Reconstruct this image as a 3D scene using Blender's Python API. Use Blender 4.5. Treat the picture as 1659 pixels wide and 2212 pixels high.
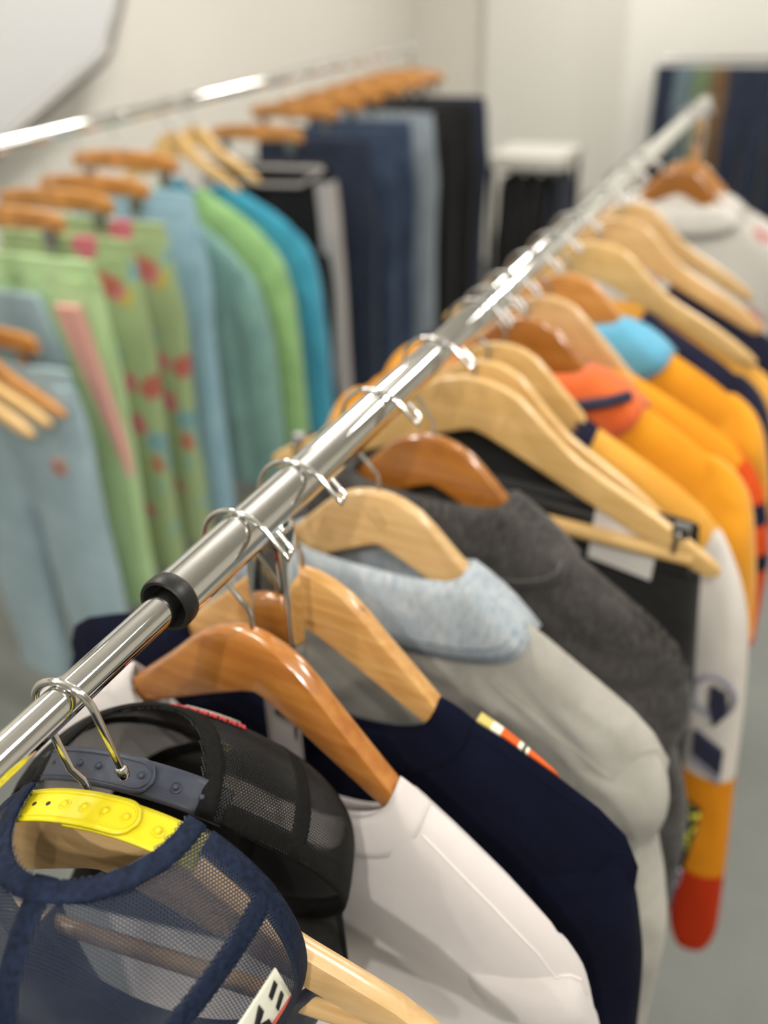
import bpy, bmesh, math, random
from mathutils import Vector, Matrix, noise
random.seed(7)
for o in list(bpy.data.objects): bpy.data.objects.remove(o, do_unlink=True)
scene = bpy.context.scene
C = scene.collection
H = 1.55                                   # height of the clothes rails

# ------------------------------------------------------------------ camera
cam_d = bpy.data.cameras.new('camera'); cam = bpy.data.objects.new('camera', cam_d); C.objects.link(cam)
Rw = Matrix(((0.9118, 0.1839, -0.3671), (0.4095, -0.4740, 0.7796), (-0.0306, -0.8611, -0.5075)))   # columns: right, down, forward
r_, d_, f_ = Rw.col[0].normalized(), Rw.col[1].normalized(), Rw.col[2].normalized()
cm = Matrix((r_, -d_, -f_)).transposed().to_4x4()
cm.translation = (0.306247, -0.349849, 1.868946)
cam.matrix_world = cm
cam_d.sensor_fit = 'HORIZONTAL'; cam_d.sensor_width = 36; cam_d.lens = 36 * 2000 / 1659
cam_d.clip_start = 0.01
cam_d.dof.use_dof = True; cam_d.dof.focus_distance = 0.505; cam_d.dof.aperture_fstop = 4.4
scene.camera = cam

# ------------------------------------------------------------------ light
w = bpy.data.worlds.new('world'); scene.world = w; w.use_nodes = True
w.node_tree.nodes['Background'].inputs[0].default_value = (1, .97, .92, 1)
w.node_tree.nodes['Background'].inputs[1].default_value = 0.05
scene.view_settings.view_transform = 'Standard'; scene.view_settings.look = 'None'
scene.view_settings.exposure = -0.22; scene.view_settings.gamma = 1.0
CEIL = 3.0
def area(name, loc, sx, sy, power, col=(1, .955, .89)):
    l = bpy.data.lights.new(name, 'AREA'); l.shape = 'RECTANGLE'; l.size = sx; l.size_y = sy
    l.energy = power; l.color = col
    o = bpy.data.objects.new(name, l); C.objects.link(o); o.location = loc
    return o
def spot(name, loc, tgt, power, ang=60, rad=.03, col=(1, .95, .88)):
    l = bpy.data.lights.new(name, 'SPOT'); l.energy = power; l.spot_size = math.radians(ang); l.spot_blend = .5
    l.shadow_soft_size = rad; l.color = col
    o = bpy.data.objects.new(name, l); C.objects.link(o); o.location = loc
    o.rotation_euler = (Vector(tgt) - Vector(loc)).to_track_quat('-Z', 'Y').to_euler()
    return o
for x, y, p in [(-1.5, -1.6, 20), (.9, -1.6, 20), (-1.5, .9, 26), (1.2, .9, 26), (-1.3, 3.0, 30), (1.0, 3.0, 28), (-1.0, 4.9, 30), (1.2, 4.7, 30)]:
    area('ceiling_panel_lamp', (x, y, CEIL - .03), .3, .7, p)
for x, y in [(-.9, -.4), (1.1, -.4), (-.4, 2.0)]:
    area('added_ceiling_fill', (x, y, CEIL - .55), 0.15, 1.0, 15).rotation_euler = (math.pi, 0, 0)  # added fill lamps aimed up, brighten the ceiling that the chrome reflects
spot('track_spot_lamp', (.45, -1.55, CEIL - .1), (.15, .05, 1.35), 80, 46, .02)
spot('track_spot_lamp', (.95, -1.25, CEIL - .1), (.15, .2, 1.35), 50, 50, .02)
spot('track_spot_lamp', (-.9, -.9, CEIL - .1), (.0, .3, 1.4), 35, 55, .02)
spot('track_spot_lamp', (.3, 1.0, CEIL - .1), (.2, 1.2, 1.2), 24, 75, .07)
spot('track_spot_lamp', (-.6, 1.0, CEIL - .1), (-1.3, 2.0, 1.2), 60, 80, .03)

# ------------------------------------------------------------------ materials
MATS = {}
def srgb(c):
    if isinstance(c, str):
        c = c.lstrip('#'); c = [int(c[i:i + 2], 16) / 255 for i in (0, 2, 4)]
    return tuple((x / 12.92 if x <= .04045 else ((x + .055) / 1.055) ** 2.4) for x in c) + (1,)
def newmat(name):
    m = bpy.data.materials.new(name); m.use_nodes = True
    nt = m.node_tree; return m, nt, nt.nodes['Principled BSDF']
def node(nt, t, **kw):
    n = nt.nodes.new(t)
    for k, v in kw.items(): setattr(n, k, v)
    return n
def plain(name, col, rough=.5, metal=0, coat=0, spec=.5, bump=0, bscale=200, trans=0):
    if name in MATS: return MATS[name]
    m, nt, b = newmat(name)
    b.inputs['Base Color'].default_value = srgb(col); b.inputs['Roughness'].default_value = rough
    b.inputs['Metallic'].default_value = metal; b.inputs['Coat Weight'].default_value = coat
    b.inputs['Specular IOR Level'].default_value = spec
    if bump:
        tc = node(nt, 'ShaderNodeTexCoord'); n = node(nt, 'ShaderNodeTexNoise'); n.inputs['Scale'].default_value = bscale
        bp = node(nt, 'ShaderNodeBump'); bp.inputs['Strength'].default_value = bump; bp.inputs['Distance'].default_value = .002
        nt.links.new(tc.outputs['Object'], n.inputs['Vector']); nt.links.new(n.outputs['Fac'], bp.inputs['Height'])
        nt.links.new(bp.outputs['Normal'], b.inputs['Normal'])
    MATS[name] = m; return m
def fabric(name, c1, c2=None, nscale=14, weave=1400, bump=.25, rough=.95, sheen=.15, contrast=(.35, .65), stretch=(1, 1, 1)):
    if name in MATS: return MATS[name]
    m, nt, b = newmat(name)
    b.inputs['Roughness'].default_value = rough; b.inputs['Specular IOR Level'].default_value = .15
    b.inputs['Sheen Weight'].default_value = sheen; b.inputs['Sheen Roughness'].default_value = .6
    tc = node(nt, 'ShaderNodeTexCoord'); mp = node(nt, 'ShaderNodeMapping'); mp.inputs['Scale'].default_value = stretch
    nt.links.new(tc.outputs['Object'], mp.inputs['Vector'])
    n = node(nt, 'ShaderNodeTexNoise'); n.inputs['Scale'].default_value = nscale; n.inputs['Detail'].default_value = 6; n.inputs['Roughness'].default_value = .62
    nt.links.new(mp.outputs[0], n.inputs['Vector'])
    r = node(nt, 'ShaderNodeValToRGB'); r.color_ramp.elements[0].position = contrast[0]; r.color_ramp.elements[1].position = contrast[1]
    r.color_ramp.elements[0].color = srgb(c1); r.color_ramp.elements[1].color = srgb(c2 or c1)
    nt.links.new(n.outputs['Fac'], r.inputs[0]); nt.links.new(r.outputs[0], b.inputs['Base Color'])
    wv = node(nt, 'ShaderNodeTexNoise'); wv.inputs['Scale'].default_value = weave; wv.inputs['Detail'].default_value = 1
    bp = node(nt, 'ShaderNodeBump'); bp.inputs['Strength'].default_value = bump; bp.inputs['Distance'].default_value = .0006
    nt.links.new(tc.outputs['Object'], wv.inputs['Vector']); nt.links.new(wv.outputs['Fac'], bp.inputs['Height'])
    nt.links.new(bp.outputs['Normal'], b.inputs['Normal'])
    MATS[name] = m; return m
def denim(name, c1, c2, c3, nscale=9, contrast=(.3, .7)):
    """washed denim: broad fading between two tones and a fine diagonal twill"""
    if name in MATS: return MATS[name]
    m = fabric(name, c1, c2, nscale, 1100, .35, .95, .1, contrast)
    nt = m.node_tree; b = nt.nodes['Principled BSDF']
    tc = [n for n in nt.nodes if n.type == 'TEX_COORD'][0]; r = [n for n in nt.nodes if n.type == 'VALTORGB'][0]
    mp = node(nt, 'ShaderNodeMapping'); mp.inputs['Scale'].default_value = (75, 25, 14)
    n2 = node(nt, 'ShaderNodeTexNoise'); n2.inputs['Scale'].default_value = 6; n2.inputs['Detail'].default_value = 3
    nt.links.new(tc.outputs['Object'], mp.inputs[0]); nt.links.new(mp.outputs[0], n2.inputs['Vector'])
    mx = node(nt, 'ShaderNodeMix'); mx.data_type = 'RGBA'
    rr = node(nt, 'ShaderNodeMapRange'); rr.inputs[1].default_value = .45; rr.inputs[2].default_value = .75; rr.inputs[4].default_value = .7
    nt.links.new(n2.outputs['Fac'], rr.inputs[0]); nt.links.new(rr.outputs[0], mx.inputs[0])
    nt.links.new(r.outputs[0], mx.inputs[6]); mx.inputs[7].default_value = srgb(c3)
    nt.links.new(mx.outputs[2], b.inputs['Base Color'])
    return m
def wood(name, c1, c2, rough=.25, coat=.6, grain=1.0, dark=None):
    if name in MATS: return MATS[name]
    m, nt, b = newmat(name)
    b.inputs['Roughness'].default_value = rough; b.inputs['Coat Weight'].default_value = coat; b.inputs['Coat Roughness'].default_value = .12
    tc = node(nt, 'ShaderNodeTexCoord'); mp = node(nt, 'ShaderNodeMapping')
    mp.inputs['Scale'].default_value = (7, 60, 60); mp.inputs['Rotation'].default_value = (0, .45, 0)
    sx = node(nt, 'ShaderNodeSeparateXYZ'); ab = node(nt, 'ShaderNodeMath', operation='ABSOLUTE'); cx = node(nt, 'ShaderNodeCombineXYZ')
    nt.links.new(tc.outputs['Object'], sx.inputs[0]); nt.links.new(sx.outputs[0], ab.inputs[0])
    nt.links.new(ab.outputs[0], cx.inputs[0]); nt.links.new(sx.outputs[1], cx.inputs[1]); nt.links.new(sx.outputs[2], cx.inputs[2])
    nt.links.new(cx.outputs[0], mp.inputs[0])
    n = node(nt, 'ShaderNodeTexNoise'); n.inputs['Scale'].default_value = 2.2 * grain; n.inputs['Detail'].default_value = 5; n.inputs['Distortion'].default_value = .6
    nt.links.new(mp.outputs[0], n.inputs['Vector'])
    r = node(nt, 'ShaderNodeValToRGB'); e = r.color_ramp.elements
    e[0].position = .3; e[0].color = srgb(c1); e[1].position = .68; e[1].color = srgb(c2)
    if dark:
        q = e.new(.29); q.color = srgb(dark); e[0].position = .24
        e[0].color = srgb(dark); q2 = e.new(.34); q2.color = srgb(c1)
    nt.links.new(n.outputs['Fac'], r.inputs[0]); nt.links.new(r.outputs[0], b.inputs['Base Color'])
    bp = node(nt, 'ShaderNodeBump'); bp.inputs['Strength'].default_value = .08; bp.inputs['Distance'].default_value = .001
    nt.links.new(n.outputs['Fac'], bp.inputs['Height']); nt.links.new(bp.outputs['Normal'], b.inputs['Normal'])
    MATS[name] = m; return m
def bands(name, stops, axis=2, rough=.9):
    """printed fabric: flat colour bands along one object axis, stops = [(coordinate, colour), ...] ascending; constant"""
    if name in MATS: return MATS[name]
    m, nt, b = newmat(name); b.inputs['Roughness'].default_value = rough; b.inputs['Specular IOR Level'].default_value = .15
    tc = node(nt, 'ShaderNodeTexCoord'); sx = node(nt, 'ShaderNodeSeparateXYZ'); nt.links.new(tc.outputs['Object'], sx.inputs[0])
    lo, hi = stops[0][0] - .01, stops[-1][0] + .2
    mr = node(nt, 'ShaderNodeMapRange'); mr.inputs[1].default_value = lo; mr.inputs[2].default_value = hi
    nt.links.new(sx.outputs[axis], mr.inputs[0])
    r = node(nt, 'ShaderNodeValToRGB'); r.color_ramp.interpolation = 'CONSTANT'; e = r.color_ramp.elements
    while len(e) > 1: e.remove(e[-1])
    e[0].position = 0; e[0].color = srgb(stops[0][1])
    for z, c in stops[1:]:
        q = e.new((z - lo) / (hi - lo)); q.color = srgb(c)
    nt.links.new(mr.outputs[0], r.inputs[0]); nt.links.new(r.outputs[0], b.inputs['Base Color'])
    MATS[name] = m; return m
def floral(name, base, cols, scale=14):
    if name in MATS: return MATS[name]
    m, nt, b = newmat(name); b.inputs['Roughness'].default_value = .9; b.inputs['Specular IOR Level'].default_value = .15
    tc = node(nt, 'ShaderNodeTexCoord'); v = node(nt, 'ShaderNodeTexVoronoi'); v.inputs['Scale'].default_value = scale
    nz = node(nt, 'ShaderNodeTexNoise'); nz.inputs['Scale'].default_value = 25
    mxv = node(nt, 'ShaderNodeMix'); mxv.data_type = 'VECTOR'; mxv.inputs[0].default_value = .05
    nt.links.new(tc.outputs['Object'], nz.inputs['Vector']); nt.links.new(tc.outputs['Object'], mxv.inputs[4]); nt.links.new(nz.outputs['Color'], mxv.inputs[5])
    nt.links.new(mxv.outputs[1], v.inputs['Vector'])
    sp = node(nt, 'ShaderNodeSeparateColor'); nt.links.new(v.outputs['Color'], sp.inputs[0])
    r = node(nt, 'ShaderNodeValToRGB'); r.color_ramp.interpolation = 'CONSTANT'; e = r.color_ramp.elements
    while len(e) > 1: e.remove(e[-1])
    e[0].color = srgb(cols[0])
    for i, c in enumerate(cols[1:]): e.new((i + 1) / len(cols)).color = srgb(c)
    nt.links.new(sp.outputs[0], r.inputs[0])
    lt = node(nt, 'ShaderNodeMath', operation='LESS_THAN'); lt.inputs[1].default_value = .42; nt.links.new(v.outputs['Distance'], lt.inputs[0])
    mx = node(nt, 'ShaderNodeMix'); mx.data_type = 'RGBA'; mx.inputs[6].default_value = srgb(base)
    nt.links.new(lt.outputs[0], mx.inputs[0]); nt.links.new(r.outputs[0], mx.inputs[7]); nt.links.new(mx.outputs[2], b.inputs['Base Color'])
    MATS[name] = m; return m
CHROME = plain('chrome', (.90, .90, .89), .045, 1.0)
WIRE = plain('hook_wire', (.87, .87, .86), .10, 1.0)
WIRE2 = plain('dimmed_hook_wire', (.66, .66, .65), .34, 1.0)  # same wire for far hooks, greyed and roughened to paint weaker highlights
CLIPM = plain('clip_steel', (.62, .62, .62), .3, 1.0)
RUBBER = plain('black_plastic', (.07, .07, .07), .42, 0, 0, .5)
W_BROWN = wood('varnished_brown_wood', '#a4642a', '#ba7c39', .2, .9, .8)
W_DARK = wood('dark_brown_wood', '#95591f', '#ab7030', .25, .7, .8)
W_NAT = wood('natural_streaked_wood', '#c08d4f', '#d5a768', .32, .5, 1.1, dark='#7d5121')
W_LIGHT = wood('light_wood', '#cfa767', '#ddb87b', .35, .4, .8)
W_PALE = wood('pale_wood', '#c6a06a', '#d8b683', .35, .4, 1.0)
W_ORANGE = wood('orange_wood', '#bb7c3a', '#d0954f', .35, .4, .9)

# ------------------------------------------------------------------ mesh helpers
def sharp(me, ang=35):
    me.polygons.foreach_set('use_smooth', [True] * len(me.polygons))
    me.set_sharp_from_angle(angle=math.radians(ang))
def obj(name, verts, faces, mat, parent=None, smooth=True, ang=40):
    me = bpy.data.meshes.new(name); me.from_pydata([tuple(v) for v in verts], [], faces); me.validate()
    bm = bmesh.new(); bm.from_mesh(me); bmesh.ops.remove_doubles(bm, verts=bm.verts, dist=1e-6)
    bmesh.ops.recalc_face_normals(bm, faces=bm.faces); bm.to_mesh(me); bm.free()
    if mat: me.materials.append(mat)
    if smooth: sharp(me, ang)
    o = bpy.data.objects.new(name, me); C.objects.link(o)
    if parent: o.parent = parent
    return o
def tag(o, label, cat=None, group=None, kind=None):
    o['label'] = label
    if cat: o['category'] = cat
    if group: o['group'] = group
    if kind: o['kind'] = kind
    return o
def thing(name, label, cat, loc, rz=0, group=None):
    o = bpy.data.objects.new(name, None); C.objects.link(o); o.empty_display_size = .02
    o.location = loc; o.rotation_euler = (0, 0, math.radians(rz))
    return tag(o, label, cat, group)
class MB:
    def __init__(s): s.v = []; s.f = []
    def add(s, vs, fs):
        k = len(s.v); s.v += [tuple(v) for v in vs]; s.f += [tuple(i + k for i in f) for f in fs]; return s
    def box(s, x0, x1, y0, y1, z0, z1):
        return s.add([(x0, y0, z0), (x1, y0, z0), (x1, y1, z0), (x0, y1, z0), (x0, y0, z1), (x1, y0, z1), (x1, y1, z1), (x0, y1, z1)],
                     [(0, 3, 2, 1), (4, 5, 6, 7), (0, 1, 5, 4), (1, 2, 6, 5), (2, 3, 7, 6), (3, 0, 4, 7)])
    def rings(s, rings, closed=True, cap0=True, cap1=True):
        n = len(rings[0]); vs = [p for r in rings for p in r]; fs = []
        for i in range(len(rings) - 1):
            for j in range(n if closed else n - 1):
                a = i * n + j; b = i * n + (j + 1) % n; fs.append((a, b, b + n, a + n))
        if cap0: fs.append(tuple(range(n))[::-1])
        if cap1: fs.append(tuple(range((len(rings) - 1) * n, len(rings) * n)))
        return s.add(vs, fs)
    def tube(s, pts, r, seg=10):
        pts = [Vector(p) for p in pts]; rs = r if isinstance(r, (list, tuple)) else [r] * len(pts)
        t0 = (pts[1] - pts[0]).normalized(); up = Vector((0, 1, 0)) if abs(t0.y) < .9 else Vector((1, 0, 0))
        u = t0.cross(up).normalized(); R = []
        for i, p in enumerate(pts):
            a = pts[max(0, i - 1)]; b = pts[min(len(pts) - 1, i + 1)]; t = (b - a).normalized()
            u = (u - u.dot(t) * t).normalized(); v = t.cross(u)
            R.append([p + (u * math.cos(q) + v * math.sin(q)) * rs[i] for q in [2 * math.pi * k / seg for k in range(seg)]])
        return s.rings(R)
    def lathe(s, prof, org, axis='z', seg=32):
        R = []
        for k in range(seg):
            a = 2 * math.pi * k / seg; ring = []
            for r, h in prof:
                if axis == 'z': ring.append((org[0] + r * math.cos(a), org[1] + r * math.sin(a), org[2] + h))
                else: ring.append((org[0] + r * math.cos(a), org[1] + h, org[2] + r * math.sin(a)))
            R.append(ring)
        n = len(prof); vs = [p for r in R for p in r]; fs = []
        for k in range(seg):
            for j in range(n - 1):
                a = k * n + j; b = ((k + 1) % seg) * n + j; fs.append((a, a + 1, b + 1, b))
        return s.add(vs, fs)
    def prism(s, poly, n0, n1):
        """polygon in (s, z), extruded along the local normal from n0 to n1"""
        m = len(poly); vs = [(p[0], n0, p[1]) for p in poly] + [(p[0], n1, p[1]) for p in poly]
        fs = [tuple(range(m)), tuple(range(m, 2 * m))[::-1]] + [(i, (i + 1) % m, m + (i + 1) % m, m + i) for i in range(m)]
        return s.add(vs, fs)
    def build(s, name, mat, parent=None, ang=40): return obj(name, s.v, s.f, mat, parent, True, ang)
def lerp(tab, x):
    if x <= tab[0][0]: return tab[0][1]
    for (a, b), (c, d) in zip(tab, tab[1:]):
        if x <= c: return b + (d - b) * (x - a) / (c - a)
    return tab[-1][1]
def smoothpts(pts, sub=4):
    """Catmull-Rom through points"""
    P = [Vector(p) for p in pts]; out = []
    for i in range(len(P) - 1):
        p0 = P[max(0, i - 1)]; p1 = P[i]; p2 = P[i + 1]; p3 = P[min(len(P) - 1, i + 2)]
        for k in range(sub):
            t = k / sub
            out.append(.5 * ((2 * p1) + (p2 - p0) * t + (2 * p0 - 5 * p1 + 4 * p2 - p3) * t * t + (3 * p1 - p0 - 3 * p2 + p3) * t ** 3))
    out.append(P[-1]); return out
def sm(a, b, x):
    t = max(0, min(1, (x - a) / (b - a))); return t * t * (3 - 2 * t)
def solid(o, t):
    m = o.modifiers.new('thickness', 'SOLIDIFY'); m.thickness = t; m.offset = 0
    return o

# ------------------------------------------------------------------ room
def struct(name, mb, mat, label, parent=None):
    o = mb.build(name, mat, parent)
    if not parent: tag(o, label, None, None, 'structure')
    return o
WALLM = plain('wall_paint', (.88, .865, .83), .8, bump=.05, bscale=60)
WALL2 = plain('wall_paint_white', (.91, .905, .88), .8)
FLOORM = fabric('grey_floor', '#74777400'[:7], '#7f827e', 2.2, 90, .05, .5, 0)
struct('floor', MB().box(-2.5, 3.6, -3.6, 6.3, -.05, 0), FLOORM, 'smooth grey shop floor')
struct('ceiling', MB().box(-2.5, 3.6, -3.6, 6.3, CEIL, CEIL + .05), plain('ceiling_paint', (.92, .91, .89), .9), 'plain off-white ceiling')
struct('wall_left', MB().box(-2.5, -2.4, -3.6, 6.3, 0, CEIL), WALLM, 'off-white side wall behind the left clothes rack')
struct('wall_back', MB().box(-2.4, 3.5, 6.2, 6.3, 0, CEIL), WALLM, 'off-white back wall of the shop')
struct('wall_right', MB().box(3.5, 3.6, -3.6, 6.3, 0, CEIL), WALLM, 'off-white wall on the right')
struct('wall_front', MB().box(-2.4, 3.5, -3.6, -3.5, 0, CEIL), WALLM, 'off-white wall behind the viewer')
struct('trim_1', MB().box(-1.88, -.86, 6.10, 6.2, 0, CEIL), WALL2, 'flat white pilaster on the back wall')
struct('wall_pillar', MB().box(-.86, 3.5, 5.6, 6.2, 0, CEIL), WALL2, 'white wall projection behind the far end of the rail')

# panel with a grey tube edge on the left wall
pz = [(1.4, 1.12), (2.0, 1.337), (2.266, 1.435), (2.532, 1.532), (2.689, 1.586), (2.763, 1.627), (2.816, 1.701), (2.885, 1.79), (2.91, 1.86), (3.15, 2.5), (2.2, 2.75), (1.5, 2.5)]
wp = thing('wall_panel', 'large pale wall panel with rounded corner and grey tube edge', 'wall panel', (-2.4, 2.5, 1.9))
def panel_pts(x): return [(x + 2.4 - 2.4 + 0, y - 2.5, z - 1.9) for y, z in pz]
mb = MB(); n = len(pz)
mb.add(panel_pts(.16) + panel_pts(.13), [tuple(range(n)), tuple(range(n, 2 * n))[::-1]] + [(i, (i + 1) % n, n + (i + 1) % n, n + i) for i in range(n)])
mb.build('panel_sheet', plain('panel_white', (.80, .805, .81), .35), wp)
mb = MB(); pts = [Vector((.15, y - 2.5, z - 1.9)) for y, z in pz]; pts.append(pts[0])
mb.tube(smoothpts(pts, 4), .026, 10); mb.build('edge_tube', plain('grey_tube', (.52, .51, .49), .4, .6), wp)
mb = MB(); mb.box(0, .14, -.5, -.44, .3, .36); mb.build('wall_bracket', plain('grey_tube', 0), wp)
mb = MB(); mb.box(0, .14, .3, .36, .3, .36); mb.build('wall_bracket', plain('grey_tube', 0), wp)

# ------------------------------------------------------------------ racks
def rack_leg(mb, y, x=0):
    pass
def rrect(hx, hy, r, z, n=5):
    out = []
    for cx, cy, a0 in ((hx - r, hy - r, 0), (-hx + r, hy - r, 90), (-hx + r, -hy + r, 180), (hx - r, -hy + r, 270)):
        for k in range(n + 1):
            a = math.radians(a0 + 90 * k / n); out.append((cx + r * math.cos(a), cy + r * math.sin(a), z))
    return out
rack = thing('clothes_rack', 'chrome extendable clothes rack running diagonally through the foreground', 'clothes rack', (0, 0, 0))
RO, RI = .016, .0098
MB().tube([(0, .004, H), (0, .6, H), (0, 1.2, H), (0, 2.28, H)], RO, 48).build('outer_rail', CHROME, rack, 30)
MB().tube([(0, -1.15, H), (0, -.5, H), (0, .02, H)], RI, 40).build('inner_rail', CHROME, rack, 30)
cl = MB().lathe([(.0150, .006), (.0168, .005), (.0174, .003), (.0176, -.004), (.0168, -.0062), (.0148, -.0062), (.0138, -.004), (.0130, -.001), (.0118, .0015), (.0102, .0025), (.0098, .006)], (0, 0, H), 'y', 48)
tag(cl.build('end_collar', RUBBER, rack, 50), 'black plastic collar where the thin rail slides into the thick one')
for py, nm in ((.112, 'post'), (2.22, 'post')):
    top = H - .012
    mb = MB().rings([[(p[0] + .0, p[1] + py, z) for p in rrect(.0165, .0125, .006, z)] for z in (.14, .6, 1.0, 1.3, top)])
    mb.build(nm, CHROME, rack, 30)
    MB().tube([(math.cos(a) * .0165, py + math.sin(a) * .0128, H - .0125 + .003 * abs(math.cos(a))) for a in [k * math.pi / 12 for k in range(25)]], .0022, 8).build('weld_bead', WIRE, rack)
    MB().tube([(-.27, py, .075), (-.26, py, .11), (-.2, py, .135), (.2, py, .135), (.26, py, .11), (.27, py, .075)], .0125, 16).build('foot_bar', CHROME, rack)
    for sx in (-.27, .27):
        MB().lathe([(.0, .0), (.024, .0), (.027, .012), (.027, .045), (.012, .07), (.0, .078)], (sx, py, 0), 'z', 20).build('castor', RUBBER, rack)
MB().tube([(0, .112, .32), (0, 2.22, .32)], .011, 16).build('lower_bar', CHROME, rack)
MB().tube([(0, -1.16, H), (0, -1.145, H)], .0125, 24).build('end_cap', RUBBER, rack)
MB().tube([(0, 2.275, H), (0, 2.285, H), (0, 2.295, H)], [.0185, .0185, .015], 32).build('end_cap', plain('rail_end_plug', (.72, .71, .70), .25, .8), rack)

LX = lambda y: -1.386 - (y - 1.3) * .048
LANG = math.degrees(math.atan(.048))
rack2 = thing('clothes_rack', 'second chrome clothes rack behind on the left, full of trousers', 'clothes rack', (0, 0, 0))
def along(y, z): return (LX(y), y, z)
MB().tube([along(-.1, H), along(1.5, H), along(2.6, H), along(4.02, H)], .0165, 32).build('outer_rail', CHROME, rack2, 30)
for y in (-.05, 3.98):
    MB().tube([along(y, H - .01), along(y, .14)], .0135, 20).build('post', CHROME, rack2, 30)
    MB().tube([(LX(y) - .27, y, .075), (LX(y) - .2, y, .135), (LX(y) + .2, y, .135), (LX(y) + .27, y, .075)], .0125, 16).build('foot_bar', CHROME, rack2)
    for sx in (-.27, .27):
        MB().lathe([(.0, .0), (.024, .0), (.027, .012), (.027, .045), (.012, .07), (.0, .078)], (LX(y) + sx, y, 0), 'z', 20).build('castor', RUBBER, rack2)
LOWZ = H - .30
MB().tube([along(-.05, LOWZ), along(1.12, LOWZ)], .0125, 20).build('lower_rail', CHROME, rack2, 30)
MB().tube([along(1.11, LOWZ), along(1.11, H)], .008, 12).build('drop_bar', CHROME, rack2, 30)

# ------------------------------------------------------------------ hangers
TOP = [(0, 0), (.012, -.0008), (.025, -.004), (.04, -.011), (.055, -.0235), (.07, -.0385), (.085, -.0525), (.10, -.065), (.12, -.077), (.145, -.090), (.17, -.1035), (.195, -.119), (.215, -.133), (.225, -.142)]
BOT = [(0, -.055), (.012, -.0585), (.04, -.0715), (.07, -.0865), (.10, -.1015), (.14, -.1205), (.18, -.1395), (.205, -.1515), (.218, -.1565), (.225, -.152)]
def hook_pts(rr, wr, Rc, a1, tail, zbase):
    """hook centre line in (s, z) about the rail axis: stem, round the far side, over the rail, tail"""
    zc = rr + wr - Rc; pts = [(0, zbase - .004), (0, zbase + .012), (-.0015, zbase + .0165), (-.008, zbase + .023)]
    a0 = 214
    for k in range(22):
        a = math.radians(a0 + (a1 - a0) * k / 21); pts.append((Rc * math.cos(a), zc + Rc * math.sin(a)))
    a = math.radians(a1); d = (math.sin(a), -math.cos(a)); e = pts[-1]
    for k in (.33, .66, 1): pts.append((e[0] + d[0] * tail * k, e[1] + d[1] * tail * k))
    return pts, d
def hanger(label, y, yaw, mat, drop=.077, L=.225, th=.0065, vee=.05, bar=False, clips=False, bar_r=.0058, rr=RO, x=0, z0=H, style='fold', hookyaw=0, group='wooden hangers on the foreground rail', notch=False, edge=.0055, hscale=1.0, sink=0, name='wooden_hanger'):
    k = L / .225
    t = thing(name, label, 'hanger', (x, y, z0), yaw, group)
    R = []
    S = sorted(set([-s for s, _ in TOP] + [s for s, _ in TOP] + [-.006, .006]))
    for s in S:
        a = abs(s); zt = lerp(TOP, a) * hscale - drop; zb = lerp(BOT, a) * hscale - drop
        zt -= sink * sm(.09, .15, a)
        if notch and .178 < a < .20: zt -= .006
        e = 1 if a < .21 else max(.35, 1 - (a - .21) / .022)
        h = th * e; c = min(edge, (zt - zb) * .35); n0 = -vee * max(0, a - .004)
        sec = [(-h, zb + c * .7), (-h, zt - c), (-h * .86, zt - c * .45), (-h * .5, zt - c * .1), (0, zt), (h * .5, zt - c * .1), (h * .86, zt - c * .45), (h, zt - c), (h, zb + c * .7), (h * .7, zb + c * .15), (0, zb), (-h * .7, zb + c * .15)]
        R.append([(s * k, n0 + q, z) for q, z in sec])
    MB().rings(R).build('body', mat, t, 32)
    wr = .0022 if style == 'ball' else .0019
    hp, d = hook_pts(rr, wr, *((.0185, 12, .040) if style == 'ball' else (.0335, 46, .022)), -drop)
    hk = MB(); P = [(s, 0, z) for s, z in hp]
    if style == 'fold':
        e = P[-1]; back = (-d[0], -d[1])
        P += [(e[0] + d[0] * .0012, .0010, e[1] + d[1] * .0012), (e[0] + d[0] * .0012, .0022, e[1] + d[1] * .0012), (e[0], .0030, e[1])]
        P += [(e[0] + back[0] * q, .0031, e[1] + back[1] * q) for q in (.005, .010, .0145)]
    hk.tube(P, wr, 12)
    if style == 'ball':
        e = Vector(P[-1]); dd = (e - Vector(P[-2])).normalized()
        hk.tube([e - dd * .003, e - dd * .0015, e + dd * .001, e + dd * .004, e + dd * .006], [.0022, .0031, .0034, .0031, .0014], 14)
    h = hk.build('hook', WIRE2 if y > .5 else WIRE, t, 60); h.rotation_euler = (0, 0, math.radians(hookyaw))
    zb = lerp(BOT, .20) * hscale - drop
    if bar:
        MB().tube([(-.203 * k, -vee * .2, zb + .010), (-.1 * k, -vee * .2, zb + .010), (0, -vee * .2, zb + .010), (.1 * k, -vee * .2, zb + .010), (.203 * k, -vee * .2, zb + .010)], bar_r, 14).build('bar', mat, t)
    if clips:
        for sg in (-1, 1):
            s0 = .19 * k * sg; z1 = lerp(TOP, .19) * hscale - drop; n0 = -vee * .19
            mb = MB(); mb.tube([(s0 - .004, n0 - th - .002, z1 - .02), (s0 - .002, n0 - th - .002, z1 + .002), (s0, n0, z1 + .005), (s0 + .002, n0 + th + .002, z1 + .002), (s0 + .004, n0 + th + .002, z1 - .02)], .003, 8)
            mb.box(s0 - .008, s0 + .008, n0 - .006, n0 + .006, z1 - .002, z1 + .010)
            mb.build('clip', CLIPM, t)
    return t
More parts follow.
